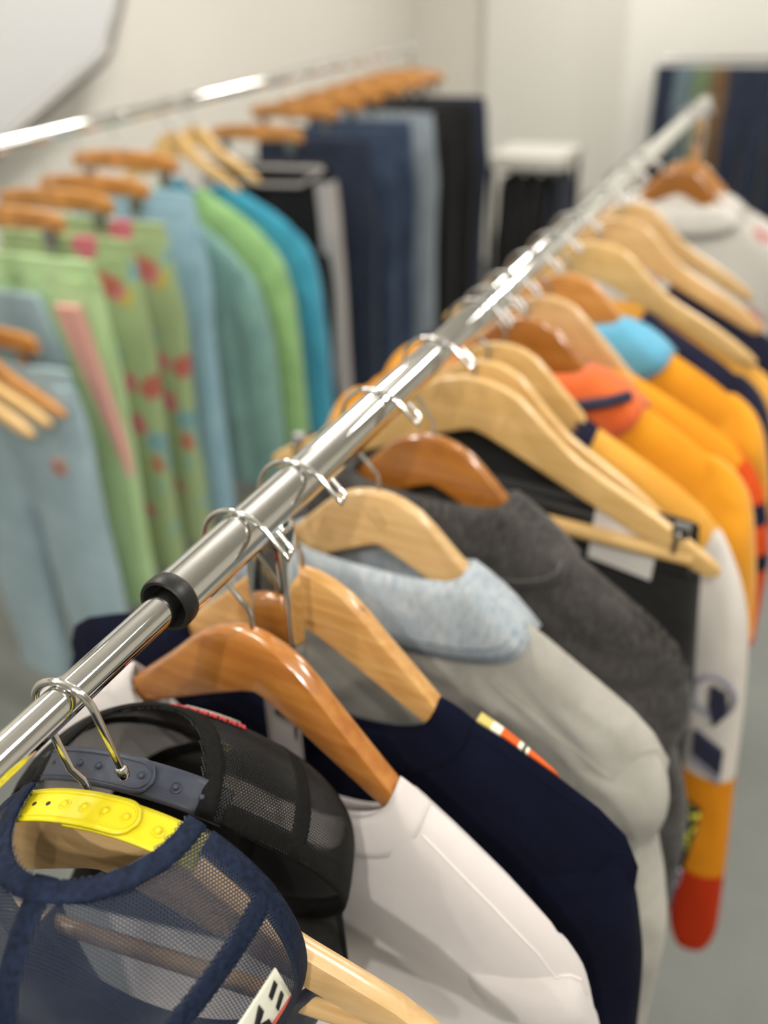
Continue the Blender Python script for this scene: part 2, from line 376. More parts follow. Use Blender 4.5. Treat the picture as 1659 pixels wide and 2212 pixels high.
def clip_hanger(label, y, mat, x, yaw=0, drop=.075, group='clip hangers on the left rack', z0=H, half=.17):
    """straight wooden trouser hanger with two metal clips"""
    t = thing('clip_hanger', label, 'hanger', (x, y, z0), yaw, group)
    R = []
    for k in range(17):
        s = -half + 2 * half * k / 16; a = abs(s) / half
        zt = -drop - .012 * a * a - (.006 if a > .97 else 0); hb = .050 - .010 * a - (.008 if a > .97 else 0); h = .007
        R.append([(s, q, z) for q, z in ((-h, zt - .004), (-h * .6, zt), (h * .6, zt), (h, zt - .004), (h, zt - hb + .004), (h * .6, zt - hb), (-h * .6, zt - hb), (-h, zt - hb + .004))])
    MB().rings(R).build('body', mat, t, 35)
    hp, d = hook_pts(RO, .0017, .0335, 46, .022, -drop)
    MB().tube([(s, 0, z) for s, z in hp], .0018, 8).build('hook', WIRE, t, 60)
    for sg in (-1, 1):
        s0 = .125 * sg; zb = -drop - .052
        mb = MB(); mb.box(s0 - .012, s0 + .012, -.010, -.006, zb - .035, zb + .012); mb.box(s0 - .012, s0 + .012, .006, .010, zb - .035, zb + .012)
        mb.tube([(s0 - .013, 0, zb + .004), (s0 + .013, 0, zb + .004)], .006, 10); mb.tube([(s0, 0, zb + .004), (s0, 0, zb + .02)], .003, 8)
        mb.build('clip', CLIPM, t)
    return t

# ------------------------------------------------------------------ garments
def garment(name, label, cat, y, yaw, mat, ridge, neck=.095, dip=(.055, .075), hem=-.72, T=.022, folds=.006, sleeve=None, sleeve_mat=None, collar=None, collar_mat=None,
            group=None, x=0, z0=H, body_mat2=None, seed=0, narrow=.10, wrinkle=0, seams=None, ncol=96, nrow=60, vee=.05, sl_T=.026):
    """garment on a hanger; ridge = shoulder line [(s, z)] from neck to shoulder tip (mirrored), local axes: s along hanger, n away from viewer, z from rail"""
    t = thing(name, label, cat, (x, y, z0), yaw, group)
    Sb = ridge[-1][0]; zr = lerp(ridge, neck)
    def nb(s): return -vee * abs(s)
    def top(s, side):
        a = abs(s)
        if a >= neck: return lerp(ridge, a)
        return zr - dip[side] * math.sqrt(max(0, 1 - (a / neck) ** 2))
    cols = [Sb * math.sin(math.pi / 2 * (-1 + 2 * i / ncol)) * .35 + Sb * (-1 + 2 * i / ncol) * .65 for i in range(ncol + 1)]
    cols[0] = -Sb; cols[-1] = Sb
    for side in (0, 1):
        pass
    V = []; F = []
    rng = random.Random(seed); ph = [rng.uniform(0, 6.28) for _ in range(6)]; fr = [rng.uniform(14, 30), rng.uniform(35, 55), rng.uniform(8, 14)]
    def surf(s, j, side):
        sg = -1 if side == 0 else 1
        zt = top(s, side); q = j / nrow; d = (zt - hem) * (q ** 1.7)
        z = zt - d; a = abs(s) / Sb
        ed = math.sqrt(max(0, 1 - a ** 5))
        base = T * (1 - math.exp(-(d + (.012 if abs(s) < neck * .995 else 0)) / .018)) * ed
        fold = folds * sm(.04, .30, d) * ed * (math.sin(fr[0] * s + ph[0] + 2 * z) + .6 * math.sin(fr[1] * s + ph[1] - 3 * z) + .8 * math.sin(fr[2] * s + ph[2]))
        nzv = noise.noise(Vector((s * 9 + seed, z * 7, side * 3.0))) * folds * .9 * sm(.01, .12, d) * ed
        if wrinkle:
            rv = 1 - 2 * abs(noise.noise(Vector((s * 16 + seed, z * 26 + abs(s) * 10, side * 5.0)))); nzv += wrinkle * (rv - .5) * sm(.012, .06, d) * ed
        ss = s * (1 - narrow * sm(.10, .30, d) * sm(.55, 1, a))
        return (ss, nb(s) * (1 - .5 * sm(0, .3, d)) + sg * (base * (1 + .25 * sm(.1, .5, d))) + fold * (1 if side == 0 else .8) + nzv, z)
    for side in (0, 1):
        k = len(V)
        for j in range(nrow + 1):
            for s in cols: V.append(surf(s, j, side))
        m = len(cols)
        for j in range(nrow):
            for i in range(m - 1):
                a = k + j * m + i; F.append((a, a + 1, a + m + 1, a + m))
    b = obj('body', V, F, mat, t, True, 80)
    if body_mat2: b.data.materials[0] = body_mat2
    def surf_d(s, d, side=0):
        zt = top(s, side); return surf(s, nrow * (d / (zt - hem)) ** (1 / 1.7), side)
    if seams:
        for path in seams:
            mb = MB(); P = []
            for k in range(len(path) * 10 - 9):
                i = min(len(path) - 2, k // 10); f = k / 10 - i; q = [a + (b - a) * f for a, b in zip(path[i], path[i + 1])]
                p = surf_d(q[0], q[1]); P.append((p[0], p[1] - .0004, p[2]))
            mb.tube(P, .0009, 6).build('seam', mat, t)
    # sleeves
    if sleeve:
        for sg in (-1, 1):
            ctr = smoothpts([(p[0], 0, p[1]) for p in sleeve['path']], 9); hw = sleeve['w']; R = []; N = len(ctr)
            for i, p in enumerate(ctr):
                f = i / (N - 1)
                a = ctr[max(0, i - 1)]; c = ctr[min(N - 1, i + 1)]; tg = (c - a).normalized(); nrm = Vector((tg.z, 0, -tg.x)) * -1
                wd = lerp(hw, f); th = lerp(sleeve.get('t', [(0, sl_T), (1, sl_T * .8)]), f)
                th *= .12 + .88 * sm(0, .30, f); wd *= .35 + .65 * sm(0, .12, f)
                ring = []
                for q in range(28):
                    an = 2 * math.pi * q / 28; cs = math.cos(an); sn = math.sin(an)
                    cs = math.copysign(abs(cs) ** .8, cs); sn = math.copysign(abs(sn) ** .8, sn)
                    wob = 1 + sleeve.get('wr', .05) * (.6 * math.sin(f * 23 + sg + 2 * an + seed) + 1.6 * (1 - 2 * abs(noise.noise(Vector((f * 14 + an * .8, an * 1.3, seed * 3.1 + sg)))) - .5))
                    pp = p + nrm * (wd * cs)
                    ring.append((sg * pp.x, nb(p.x) * (1 - .5 * sm(-.2, -.5, p.z)) + th * sn * wob + .004 * math.sin(f * 12 + seed), pp.z))
                R.append(ring)
            so = MB().rings(R, True, True, True).build('sleeve', sleeve_mat or mat, t, 80)
    # collar band: ruled strip between an inner and an outer neck curve, both sides
    if collar:
        ni, di0, di1, oi = collar['inner']; no, do0, do1, oo = collar['outer']
        V = []; F = []
        M = 28; L = 5
        def curve(nh, dp, zz, u, side, off):
            a = math.pi * u; s = nh * math.cos(a); sg = -1 if side == 0 else 1
            z = zz - dp * math.sin(a) ** .85
            ex = (1 - math.exp(-(zr - z + .012) / .018)) if collar.get('hug', 1) else 1
            return Vector((s, nb(s) + sg * (T * ex * math.sin(a) ** .35 + off * (1 if True else 0)), z))
        zi = lerp(ridge, ni) + collar.get('zi', 0); zo = lerp(ridge, no) + collar.get('zo', 0)
        for side in (0, 1):
            k = len(V)
            for i in range(M + 1):
                u = i / M
                A = curve(ni, (di0, di1)[side], zi, u, side, oi); B = curve(no, (do0, do1)[side], zo, u, side, oo)
                if i in (0, M):
                    A.y = nb(A.x); B.y = nb(B.x); 
                for q in range(L + 1):
                    f = q / L; p = A.lerp(B, f)
                    bul = collar.get('bulge', .002) * math.sin(math.pi * f)
                    p.z += bul * (.9 if i in (0, M) else .4); p.y += (-1 if side == 0 else 1) * bul * (0 if i in (0, M) else 1)
                    V.append(p)
            for i in range(M):
                for q in range(L):
                    a = k + i * (L + 1) + q; F.append((a, a + 1, a + L + 2, a + L + 1))
        co = obj('collar', V, F, collar_mat or mat, t, True, 80); solid(co, collar.get('th', .0025))
        if collar.get('stitch'):
            mb = MB()
            for f in collar['stitch'][1]:
                for i in range(90):
                    u = (i + .5) / 90; u2 = (i + 1.05) / 90
                    def pt(uu):
                        A = curve(ni, di0, zi, uu, 0, oi); B = curve(no, do0, zo, uu, 0, oo); p = A.lerp(B, f); p.y -= collar.get('th', .0025) * .5 + collar.get('bulge', .002) * math.sin(math.pi * f) + .0004; return p
                    if u2 < .98: mb.tube([pt(u), pt(u2)], .0007, 6)
            mb.build('stitching', collar['stitch'][0], t)
    return t
TEE_RIB = dict(inner=(.122, .058, .09, .001), outer=(.146, .078, .11, .0025), bulge=.0015, th=.002)

def pants(label, y, x, mat, waist=.19, top=-.165, hem=-1.2, T=.022, yaw=0, waist_mat=None, stripe=None, group='trousers on the left rack', z0=H, seed=0, flare=1.0, name='trousers', legmat=None, sag=.0):
    t = thing(name, label, 'trousers', (x, y, z0), yaw, group)
    def ring(cx, hw, z, th, k=24, ph=0.0):
        out = []
        for q in range(k):
            a = 2 * math.pi * q / k; cs, sn = math.cos(a), math.sin(a)
            cs = math.copysign(abs(cs) ** .75, cs); sn = math.copysign(abs(sn) ** .75, sn)
            zz = z - sag * (1 - abs(cx + hw * cs) / waist) if sag else z
            out.append((cx + hw * cs, th * sn * (1 + .12 * math.sin(3 * a + ph)), zz))
        return out
    MB().rings([ring(0, waist * 1.0, top + .002, .011), ring(0, waist * 1.005, top - .02, .013), ring(0, waist * 1.01, top - .042, .015)]).build('waistband', waist_mat or mat, t, 60)
    for sg in (-1, 1):
        R = []; zs = [top - .036, top - .10, top - .20, top - .28, top - .40, top - .55, top - .75, hem]
        for i, z in enumerate(zs):
            f = (top - z) / (top - hem)
            hw = lerp([(0, waist * .56), (.25, waist * .62), (.45, waist * .50 * flare), (1, waist * .44 * flare)], f)
            cx = sg * lerp([(0, waist * .45), (.25, waist * .47), (.45, waist * .53), (1, waist * .56 * flare)], f)
            R.append(ring(cx, hw, z, lerp([(0, .014), (.2, .03), (.5, T * 1.2), (1, T)], f), 24, seed + i * .7 + sg))
        R = [[Vector(p) for p in r] for r in R]
        RR = []
        for i in range(len(R) - 1):
            for k in range(4):
                RR.append([a.lerp(b, k / 4) + Vector((0, .004 * math.sin(9 * a.x * 6 + i * 1.7 + k * .4 + seed), 0)) for a, b in zip(R[i], R[i + 1])])
        RR.append(R[-1])
        MB().rings(RR).build('leg', legmat if (legmat and sg > 0) else mat, t, 60)
        if stripe:
            sw, smat = stripe; mb = MB(); V = []
            pts = []
            for r in RR[1:]:
                pts.append(max(r, key=lambda p: p.x * sg))
            mb = MB(); rr = []
            for p in pts: rr.append([(p.x + sg * .0015, p.y - sw * 1.0, p.z), (p.x + sg * .003, p.y, p.z), (p.x + sg * .0015, p.y + sw * .6, p.z), (p.x - sg * sw * 1.6, p.y + sw * .4, p.z), (p.x - sg * sw * 1.6, p.y - .028, p.z)])
            mb.rings(rr).build('side_stripe', smat, t, 60)
    return t

# ------------------------------------------------------------------ caps
def mesh_cap(label, centre, rot, yaw, side, a, b, h, mesh_mat, solid_mat, strap_mat, bind_mat, pitch=.00185, hole=.52, button_mat=None, group='mesh caps on the front hanger', flip=False, tilt=0, AW=.046, AH=.056, sag=.0):
    """trucker cap hung by its strap: local x sideways, y towards the strap (back), z out of the crown"""
    B = Vector((-math.sin(math.radians(rot)), 0, math.cos(math.radians(rot))))
    D = Vector((0, side, 0)); D = (D + B * tilt).normalized(); B = (B - B.dot(D) * D).normalized()
    Rz = Matrix.Rotation(math.radians(yaw), 3, 'Z'); B = Rz @ B; D = Rz @ D; X = B.cross(D)
    t = thing('mesh_cap', label, 'cap', (0, 0, 0), 0, group)
    M = Matrix((X, B, D)).transposed().to_4x4(); M.translation = centre; t.matrix_world = M
    r0 = (a + b) / 2; prof = []; acc = 0; prev = None
    for k in range(401):
        tt = math.pi / 2 * k / 400; p = (r0 * math.cos(tt) ** .55, h * math.sin(tt) ** .95)
        if prev: acc += math.hypot(p[0] - prev[0], p[1] - prev[1])
        prof.append((acc, tt)); prev = p
    ML = acc
    def at_m(m): 
        i = min(399, max(0, int(m / ML * 400)))
        while i < 399 and prof[i + 1][0] < m: i += 1
        while i > 0 and prof[i][0] > m: i -= 1
        (m0, t0), (m1, t1) = prof[i], prof[i + 1]
        return t0 + (t1 - t0) * max(0, min(1, (m - m0) / max(1e-9, m1 - m0)))
    cache = {}
    def prm(m):
        k = round(m, 6)
        if k not in cache:
            tt = at_m(max(0, m)); cache[k] = (max(1e-4, math.cos(tt)) ** .55, h * math.sin(tt) ** .95)
        return cache[k]
    def P(th, m, off=0):
        rr, z = prm(m); dent = 1 + .03 * math.sin(3 * th + 1.0) * sm(.02, .06, m)
        v = Vector((a * math.sin(th) * rr * dent, b * math.cos(th) * rr * dent, z))
        if off:
            n = Vector((v.x / (a * a), v.y / (b * b), z / (h * h) + 1e-6)).normalized(); v += n * off
        return v
    # half width and height of the opening above the strap
    def in_arch(th, m, g=0):
        dth = (th + math.pi) % (2 * math.pi) - math.pi
        return (dth * r0 / (AW + g)) ** 2 + (m / (AH + g)) ** 2 < 1
    # mesh panels
    dy = pitch * .88
    for p in (0, 1, 4, 5):
        th0 = math.radians(30 + 60 * p); V = []; F = []
        j = 0
        while j * dy < ML * .985:
            m = .002 + j * dy; rr, _ = prm(m); wd = math.radians(60) * r0 * rr / 2; n = int(wd / pitch) + 1
            for i in range(-n, n + 1):
                s = (i + (.5 if j % 2 else 0)) * pitch
                if abs(s) > wd + pitch * .3: continue
                if in_arch(th0 + s / (r0 * rr), m, -.001): continue
                k = len(V); R = pitch / math.sqrt(3) * 1.01
                for f in (1, hole):
                    for q in range(6):
                        an = math.radians(60 * q + 30); V.append(P(th0 + (s + R * f * math.cos(an)) / (r0 * max(rr, .06)), m + R * f * math.sin(an) * 1.0, .00035 if f < 1 else 0))
                F += [(k + q, k + (q + 1) % 6, k + 6 + (q + 1) % 6, k + 6 + q) for q in range(6)]
            j += 1
        me = bpy.data.meshes.new('mesh_panel'); me.from_pydata([tuple(v) for v in V], [], F); me.materials.append(mesh_mat)
        me.polygons.foreach_set('use_smooth', [True] * len(me.polygons))
        o = bpy.data.objects.new('mesh_panel', me); C.objects.link(o); o.parent = t
    def strip(name, path, mat, wd, off, th, parent=t):
        """cloth tape on the crown surface: path of (theta, m), width across"""
        V = []; n = len(path)
        for i, (tq, m) in enumerate(path):
            a0 = path[max(0, i - 1)]; a1 = path[min(n - 1, i + 1)]; rr = prm(m)[0]
            tx, ty = (a1[0] - a0[0]) * r0 * rr, a1[1] - a0[1]; L = math.hypot(tx, ty) or 1; nx, ny = -ty / L, tx / L
            for q in (-1, -.5, 0, .5, 1):
                V.append(P(tq + nx * wd * q / (r0 * rr), max(0, m + ny * wd * q), off + .0006 * (1 - q * q)))
        F = [(i * 5 + q, i * 5 + q + 1, i * 5 + q + 6, i * 5 + q + 5) for i in range(n - 1) for q in range(4)]
        o = obj(name, V, F, mat, parent, True, 70); solid(o, th); return o
    # front panels, solid cloth
    V = []; F = []; nu, nv = 40, 26
    for jv in range(nv + 1):
        for iu in range(nu + 1): V.append(P(math.radians(118 + 124 * iu / nu), ML * .99 * jv / nv, .0002))
    F = [(j * (nu + 1) + i, j * (nu + 1) + i + 1, (j + 1) * (nu + 1) + i + 1, (j + 1) * (nu + 1) + i) for j in range(nv) for i in range(nu)]
    solid(obj('front_panel', V, F, solid_mat, t, True, 70), .0016)
    # seam tapes
    for p in range(6):
        th0 = math.radians(60 * p); m0 = AH - .002 if p == 0 else .0
        strip('seam_tape', [(th0, m0 + (ML * .96 - m0) * k / 24) for k in range(25)], bind_mat, .0062, -.0006, .0014)
    # opening binding and sweat band
    tc = AW / r0
    strip('arch_binding', [(tc * 1.12 * math.cos(math.pi * k / 40), (AH + .004) * math.sin(math.pi * k / 40) + .001) for k in range(41)], bind_mat, .0052, .0008, .0018)
    strip('rim_band', [(tc * 1.32 + (2 * math.pi - 2.64 * tc) * k / 80, .007) for k in range(81)], bind_mat, .007, -.001, .002)
    # visor
    V = []; nu, nv = 24, 8
    for j in range(nv + 1):
        for i in range(nu + 1):
            u = -1 + 2 * i / nu; th = math.pi + u * math.radians(62); e = P(th, .001); f = j / nv
            ln = .072 * math.sqrt(max(0, 1 - u * u * .93)); V.append(e + Vector((e.x * .10 * f, -ln * f, -.012 * f - .02 * f * u * u)))
    F = [(j * (nu + 1) + i, j * (nu + 1) + i + 1, (j + 1) * (nu + 1) + i + 1, (j + 1) * (nu + 1) + i) for j in range(nv) for i in range(nu)]
    solid(obj('visor', V, F, solid_mat, t, True, 70), .003)
    bt = MB().lathe([(0, .005), (.004, .0045), (.0068, .002), (.0075, -.001)], (0, 0, h - .001), 'z', 18)
    bt.build('button', button_mat or solid_mat, t)
    # snap strap: a base with pegs and a tab with holes over it
    def sp(u, v, lift):                        # u along the strap -1..1, v 0..1 across
        th = u * tc * 1.25; rr = 1.0; bulge = .003 * max(0, 1 - u * u) - sag * (1 - .55 * min(1, u * u)) - (.0045 if sag < .005 else 0) * sm(.72, .95, abs(u))
        p = P(th, 0) ; return Vector((p.x, p.y + bulge + lift, .001 + .0215 * v))
    def band(name, u0, u1, lift, th, round_end, v0=0, v1=1, mat=strap_mat, parent=t):
        V = []; F = []; n = 30
        for i in range(n + 1):
            u = u0 + (u1 - u0) * i / n
            sh = 1.0
            if round_end:
                d = abs(u1 - u) * tc * 1.25 * r0 / .0108
                if d < 1: sh = math.sqrt(max(.02, 1 - (1 - d) ** 2))
            for q in range(7):
                v = .5 + (v0 + (v1 - v0) * q / 6 - .5) * sh; V.append(sp(u, v, lift))
        F = [(i * 7 + q, i * 7 + q + 1, i * 7 + q + 8, i * 7 + q + 7) for i in range(n) for q in range(6)]
        o = obj(name, V, F, mat, parent, True, 60); solid(o, th); return o
    sgn = -1 if flip else 1
    base = band('strap', sgn * 1.04, sgn * -.25, 0, .0014, False); tab = band('strap_tab', sgn * -1.04, sgn * .42, .0022, .0016, True)
    for nm, par, u, lift, mm in [('peg', base, .60, .0012, 0), ('peg', base, .82, .0012, 0)] + [('peg', tab, q, .0030, 0) for q in (.30, .09, -.12, -.33)] + [('hole', tab, q, .0030, 1) for q in (-.52, -.69, -.84)]:
        c = sp(sgn * u, .5, lift)
        if mm: bb = MB().lathe([(0, .0004), (.0012, .0004), (.0014, 0)], (0, 0, 0), 'z', 14).build('hole', plain('hole_dark', (.16, .11, .05), .8), par)
        else: bb = MB().lathe([(0, .0021), (.0010, .0019), (.0018, .0010), (.0020, 0), (.0028, -.0002), (.0030, .0003), (.0034, .0002), (.0036, -.0006)], (0, 0, 0), 'z', 18).build('peg', strap_mat, par)
        bb.location = c; bb.rotation_euler = (math.radians(-90), 0, -u * sgn * tc * 1.25)
    # raised edge of the tab
    pts = []
    for i in range(25): pts.append(sp(sgn * (-1.1 + 1.35 * i / 24), .14, .0032))
    for k in range(1, 12):
        an = -math.pi / 2 + math.pi * k / 12; pts.append(sp(sgn * (.25 + .13 * math.cos(an)), .5 + .36 * math.sin(an), .0032))
    for i in range(25): pts.append(sp(sgn * (.25 - 1.35 * i / 24), .86, .0032))
    MB().tube(pts, .0006, 6).build('raised_edge', strap_mat, tab)
    return t, P, ML
NAVYMESH = plain('navy_polyester_mesh', (.105, .15, .23), .32, 0, 0, .45)
NAVYBIND = fabric('navy_binding', '#101727', '#1c2840', 300, 2500, .5, .7, 0)
NAVYCLOTH = fabric('navy_cap_cloth', '#141a2b', '#192036', 60, 1500, .4, .9, .1)
BLACKMESH = plain('black_polyester_mesh', (.05, .05, .05), .34, 0, 0, .3)
BLACKBIND = fabric('black_binding', '#0c0c0c', '#161615', 300, 2500, .5, .8, 0)
BLACKCLOTH = fabric('black_cap_cloth', '#121212', '#181818', 60, 1500, .4, .9, .1)
YELLOW = plain('yellow_soft_plastic', (.82, .765, .10), .40, 0, 0, .4)
SLATE = plain('slate_soft_plastic', (.20, .22, .27), .45, 0, 0, .4)

# front hanger with the two caps
hanger('natural hanger with round bar and ball-tipped hook, nearest on the rail', -.093, 5, W_PALE, drop=.074, L=.235, vee=0, bar=True, rr=RI, style='ball', th=.0075, notch=True, hscale=.93)
nc, NP, NML = mesh_cap('navy mesh cap with yellow snap strap, hung in front', (.034, -.106, H - .132), 2, 7, -1, .098, .098, .105, NAVYMESH, NAVYCLOTH, YELLOW, NAVYBIND, sag=.012)
bc, BP, BML = mesh_cap('black mesh cap with slate snap strap, hung behind the front hanger', (-.004, -.034, H - .188), 4, 5, 1, .118, .108, .082, BLACKMESH, BLACKCLOTH, SLATE, BLACKBIND, button_mat=plain('yellow_button', (.80, .80, .15), .6), flip=True, tilt=.40, AH=.074, AW=.052)
# embroidered marks on the black cap: red lettering under a grey emblem, above the opening
def on_cap(P, poly, c_th, c_m, r0, off):
    return [P(c_th + x / r0, c_m + y, off) for x, y in poly]
RED = fabric('red_embroidery', '#c3222a', '#a81c22', 200, 1800, .6, .8, .2)
GREYE = fabric('grey_embroidery', '#b3aca2', '#9d968c', 160, 1800, .6, .8, .2)
def patch(P, parent, name, mat, outline, c_th, c_m, r0, off, th=.0012, n=8):
    """outline (x, y) as fan of rings so that it follows the crown"""
    V = []; F = []; m = len(outline); cx = sum(p[0] for p in outline) / m; cy = sum(p[1] for p in outline) / m
    for k in range(1, n + 1):
        for x, y in outline: V.append(P(c_th + (cx + (x - cx) * k / n) / r0, c_m + cy + (y - cy) * k / n, off))
    V.append(P(c_th + cx / r0, c_m + cy, off)); ci = len(V) - 1
    for i in range(m):
        F.append((ci, i, (i + 1) % m))
        for k in range(n - 1): F.append((k * m + i, k * m + (i + 1) % m, (k + 1) * m + (i + 1) % m, (k + 1) * m + i))
    o = obj(name, V, F, mat, parent, True, 60); solid(o, th); return o
ov = lambda rx, ry, n=28: [(rx * math.cos(2 * math.pi * k / n), ry * math.sin(2 * math.pi * k / n)) for k in range(n)]
patch(BP, bc, 'grey_emblem', GREYE, ov(.030, .010), -.28, .096, .110, .0018)
rl = random.Random(3)
for k in range(8):                                             # row of small red letter blocks
    x0 = -.034 + k * .0086
    pts = [(x0, .0635), (x0 + .0028, .0630), (x0 + .0034, .0655), (x0 + .0066, .0632), (x0 + .0072, .0690), (x0 + .0045, .0712), (x0 + .0038, .0680), (x0 + .0005, .0705)]
    patch(BP, bc, 'red_letter', RED, pts, -.28, .0145, .110, .0018, .0012, 2)
# white logo patch on the side of the navy cap, black strokes
PW = plain('patch_white', (.88, .88, .82), .7); PB = plain('patch_black', (.06, .06, .07), .7); PR = plain('patch_red', (.72, .30, .26), .7)
LTH, LM, LR = math.radians(86), .046, .096
def rotp(pts, a=-.15): return [(x * math.cos(a) - y * math.sin(a), x * math.sin(a) + y * math.cos(a)) for x, y in pts]
patch(NP, nc, 'logo_patch', PW, rotp([(-.013, -.021), (.013, -.021), (.013, .021), (-.013, .021)]), LTH, LM, LR, .0012)
for pl in ([(-.010, -.004), (-.004, -.004), (.000, .002), (.004, -.004), (.010, -.004), (.004, .003), (.001, .008), (-.001, .008), (-.004, .003)],
           [(-.010, .010), (.010, .010), (.010, .0145), (-.006, .0145), (-.006, .017), (-.010, .017)],
           [(-.010, -.0165), (-.006, -.0165), (-.003, -.010), (-.007, -.010)], [(0, -.0165), (.004, -.0165), (.008, -.010), (.004, -.010)]):
    patch(NP, nc, 'logo_stroke', PB, rotp(pl), LTH, LM, LR, .0022, .0006, 2)
patch(NP, nc, 'logo_edge', PR, rotp([(.0132, -.021), (.0148, -.021), (.0148, .021), (.0132, .021)]), LTH, LM, LR, .0012)

# ------------------------------------------------------------------ foreground rail, front to back
G1 = 'wooden hangers on the foreground rail'
hanger('glossy brown varnished hanger holding the white tee', .078, -7, W_BROWN, drop=.0765, th=.0085, vee=.06, edge=.0085, sink=.014)
WHITE_T = fabric('white_cotton', '#d0cac9', '#d6d1cf', 10, 1700, .3, .95, .2)
tee_r = [(.095, -.137), (.12, -.150), (.16, -.170), (.20, -.192), (.235, -.215), (.256, -.238), (.268, -.262)]
SL = dict(path=[(.205, -.245), (.222, -.275), (.226, -.32), (.226, -.38), (.226, -.44)], w=[(0, .035), (.2, .044), (1, .060)], t=[(0, .018), (.4, .0215), (1, .024)], wr=.06)
tee = garment('white_tee', 'white cotton crew-neck tee on the glossy brown hanger', 't-shirt', .078, -7, WHITE_T, tee_r, neck=.124, dip=(.060, .092), hem=-.80, T=.022, folds=.005, sleeve=SL, collar=TEE_RIB, group='tops on the foreground rail', seed=1, vee=.06, seams=[[(.147, .016), (.19, .019), (.23, .022), (.252, .026)], [(-.147, .016), (-.19, .019), (-.23, .022), (-.252, .026)], [(.262, .004), (.250, .020), (.236, .05), (.228, .10), (.226, .16)]])
hanger('natural hanger with dark wood streaks holding the navy top', .153, -5, W_NAT, drop=.0715, th=.0075, vee=.04, sink=.016)
NAVY_T = fabric('navy_cotton', '#090c1d', '#0c1024', 30, 1700, .35, 1, .0)
nv_r = [(.10, -.141), (.13, -.156), (.17, -.166), (.21, -.181), (.245, -.196), (.266, -.212), (.278, -.238)]
LS = dict(path=[(.215, -.232), (.236, -.265), (.246, -.33), (.252, -.42), (.258, -.60), (.258, -.80)], w=[(0, .032), (.15, .040), (1, .046)], t=[(0, .020), (.4, .0245), (1, .024)], wr=.05)
nav = garment('navy_top', 'navy long-sleeved top with bright printed back shoulder', 'top', .153, -5, NAVY_T, nv_r, neck=.120, dip=(.050, .085), hem=-.82, T=.022, folds=.004, sleeve=LS, collar=dict(inner=(.118, .048, .083, .001), outer=(.146, .072, .106, .003), bulge=.002, th=.0025), group='tops on the foreground rail', seed=2, vee=.04, seams=[[(.147, .005), (.20, .006), (.262, .006)], [(.272, .004), (.258, .022), (.246, .06), (.240, .14)]])
# bright print showing past the shoulder seam
PRINT = bands('bright_print', [(.10, '#c9b96e'), (.158, '#efe9d2'), (.166, '#d8602c'), (.180, '#f0ead0'), (.184, '#2b2a26'), (.186, '#efe9d2'), (.189, '#d8602c')], 0)
mb = MB(); rr = []
for k in range(15):
    s = .148 + .065 * k / 14; z = lerp(nv_r, s); wd = .009 * (1 - k / 14) ** .7 + .001
    rr.append([(s, -.04 * s + .001, z + .0012), (s, -.04 * s + wd, z + .0016), (s, -.04 * s + wd + .003, z - .004), (s, -.04 * s + .002, z - .004)])
mb.rings(rr).build('shoulder_print', PRINT, nav)
hanger('pale rounded hanger inside the light washed denim jacket', .291, -3, W_PALE, drop=.077, th=.0075, vee=.04, sink=.03)
DEN_L = denim('light_washed_denim', '#9a978e', '#c4c1b6', '#aeb0ae', 7, (.35, .66))
DEN_LC = denim('blue_washed_denim', '#9aa6b0', '#bcc3c6', '#6f8498', 30, (.3, .7))
BLUE_ST = plain('blue_thread', (.25, .33, .43), .9); GREY_ST = plain('grey_thread', (.55, .54, .52), .9)
dj_r = [(.09, -.140), (.12, -.160), (.16, -.180), (.20, -.204), (.24, -.228), (.262, -.247), (.278, -.272)]
LSJ = dict(path=[(.205, -.255), (.230, -.29), (.238, -.335), (.232, -.375), (.248, -.44), (.256, -.50), (.254, -.60), (.250, -.80)], w=[(0, .034), (.15, .046), (.4, .045), (1, .046)], t=[(0, .024), (.4, .031), (1, .026)], wr=.12)
garment('denim_jacket', 'light grey washed denim jacket with faded blue collar', 'jacket', .291, -3, DEN_L, dj_r, neck=.092, dip=(.020, .04), seams=[[(.268, .004), (.256, .02), (.240, .06), (.226, .10), (.220, .16)], [(.12, .07), (.18, .075), (.235, .07)]], hem=-.74, T=.024, wrinkle=.005, folds=.006, sleeve=LSJ, sleeve_mat=DEN_L, group='tops on the foreground rail', seed=3, vee=.04,
        collar=dict(inner=(.088, .012, .02, .002), outer=(.150, .035, .05, .010), zi=.010, zo=-.006, bulge=.004, th=.004, hug=0, stitch=(BLUE_ST, (.80, .93))), collar_mat=DEN_LC)
hanger('mid-brown rounded hanger inside the dark grey denim jacket', .423, -5, W_DARK, drop=.083, th=.0075, vee=.04, sink=.03)
DEN_G = denim('charcoal_washed_denim', '#242322', '#524f4d', '#605d5a', 10, (.36, .72))
garment('denim_jacket', 'charcoal grey washed denim jacket behind the light one', 'jacket', .423, -5, DEN_G, [(s, z + .004) for s, z in dj_r], neck=.092, dip=(.020, .04), seams=[[(.268, .004), (.256, .02), (.240, .06), (.226, .10), (.220, .16)], [(.155, .004), (.20, .005), (.25, .005)]], hem=-.80, T=.024, wrinkle=.006, folds=.006, sleeve=dict(LSJ, wr=.16), group='tops on the foreground rail', seed=5, vee=.04,
        collar=dict(inner=(.086, .012, .02, .002), outer=(.155, .040, .05, .010), zi=.008, zo=-.006, bulge=.004, th=.004, hug=0, stitch=(GREY_ST, (.90,))))

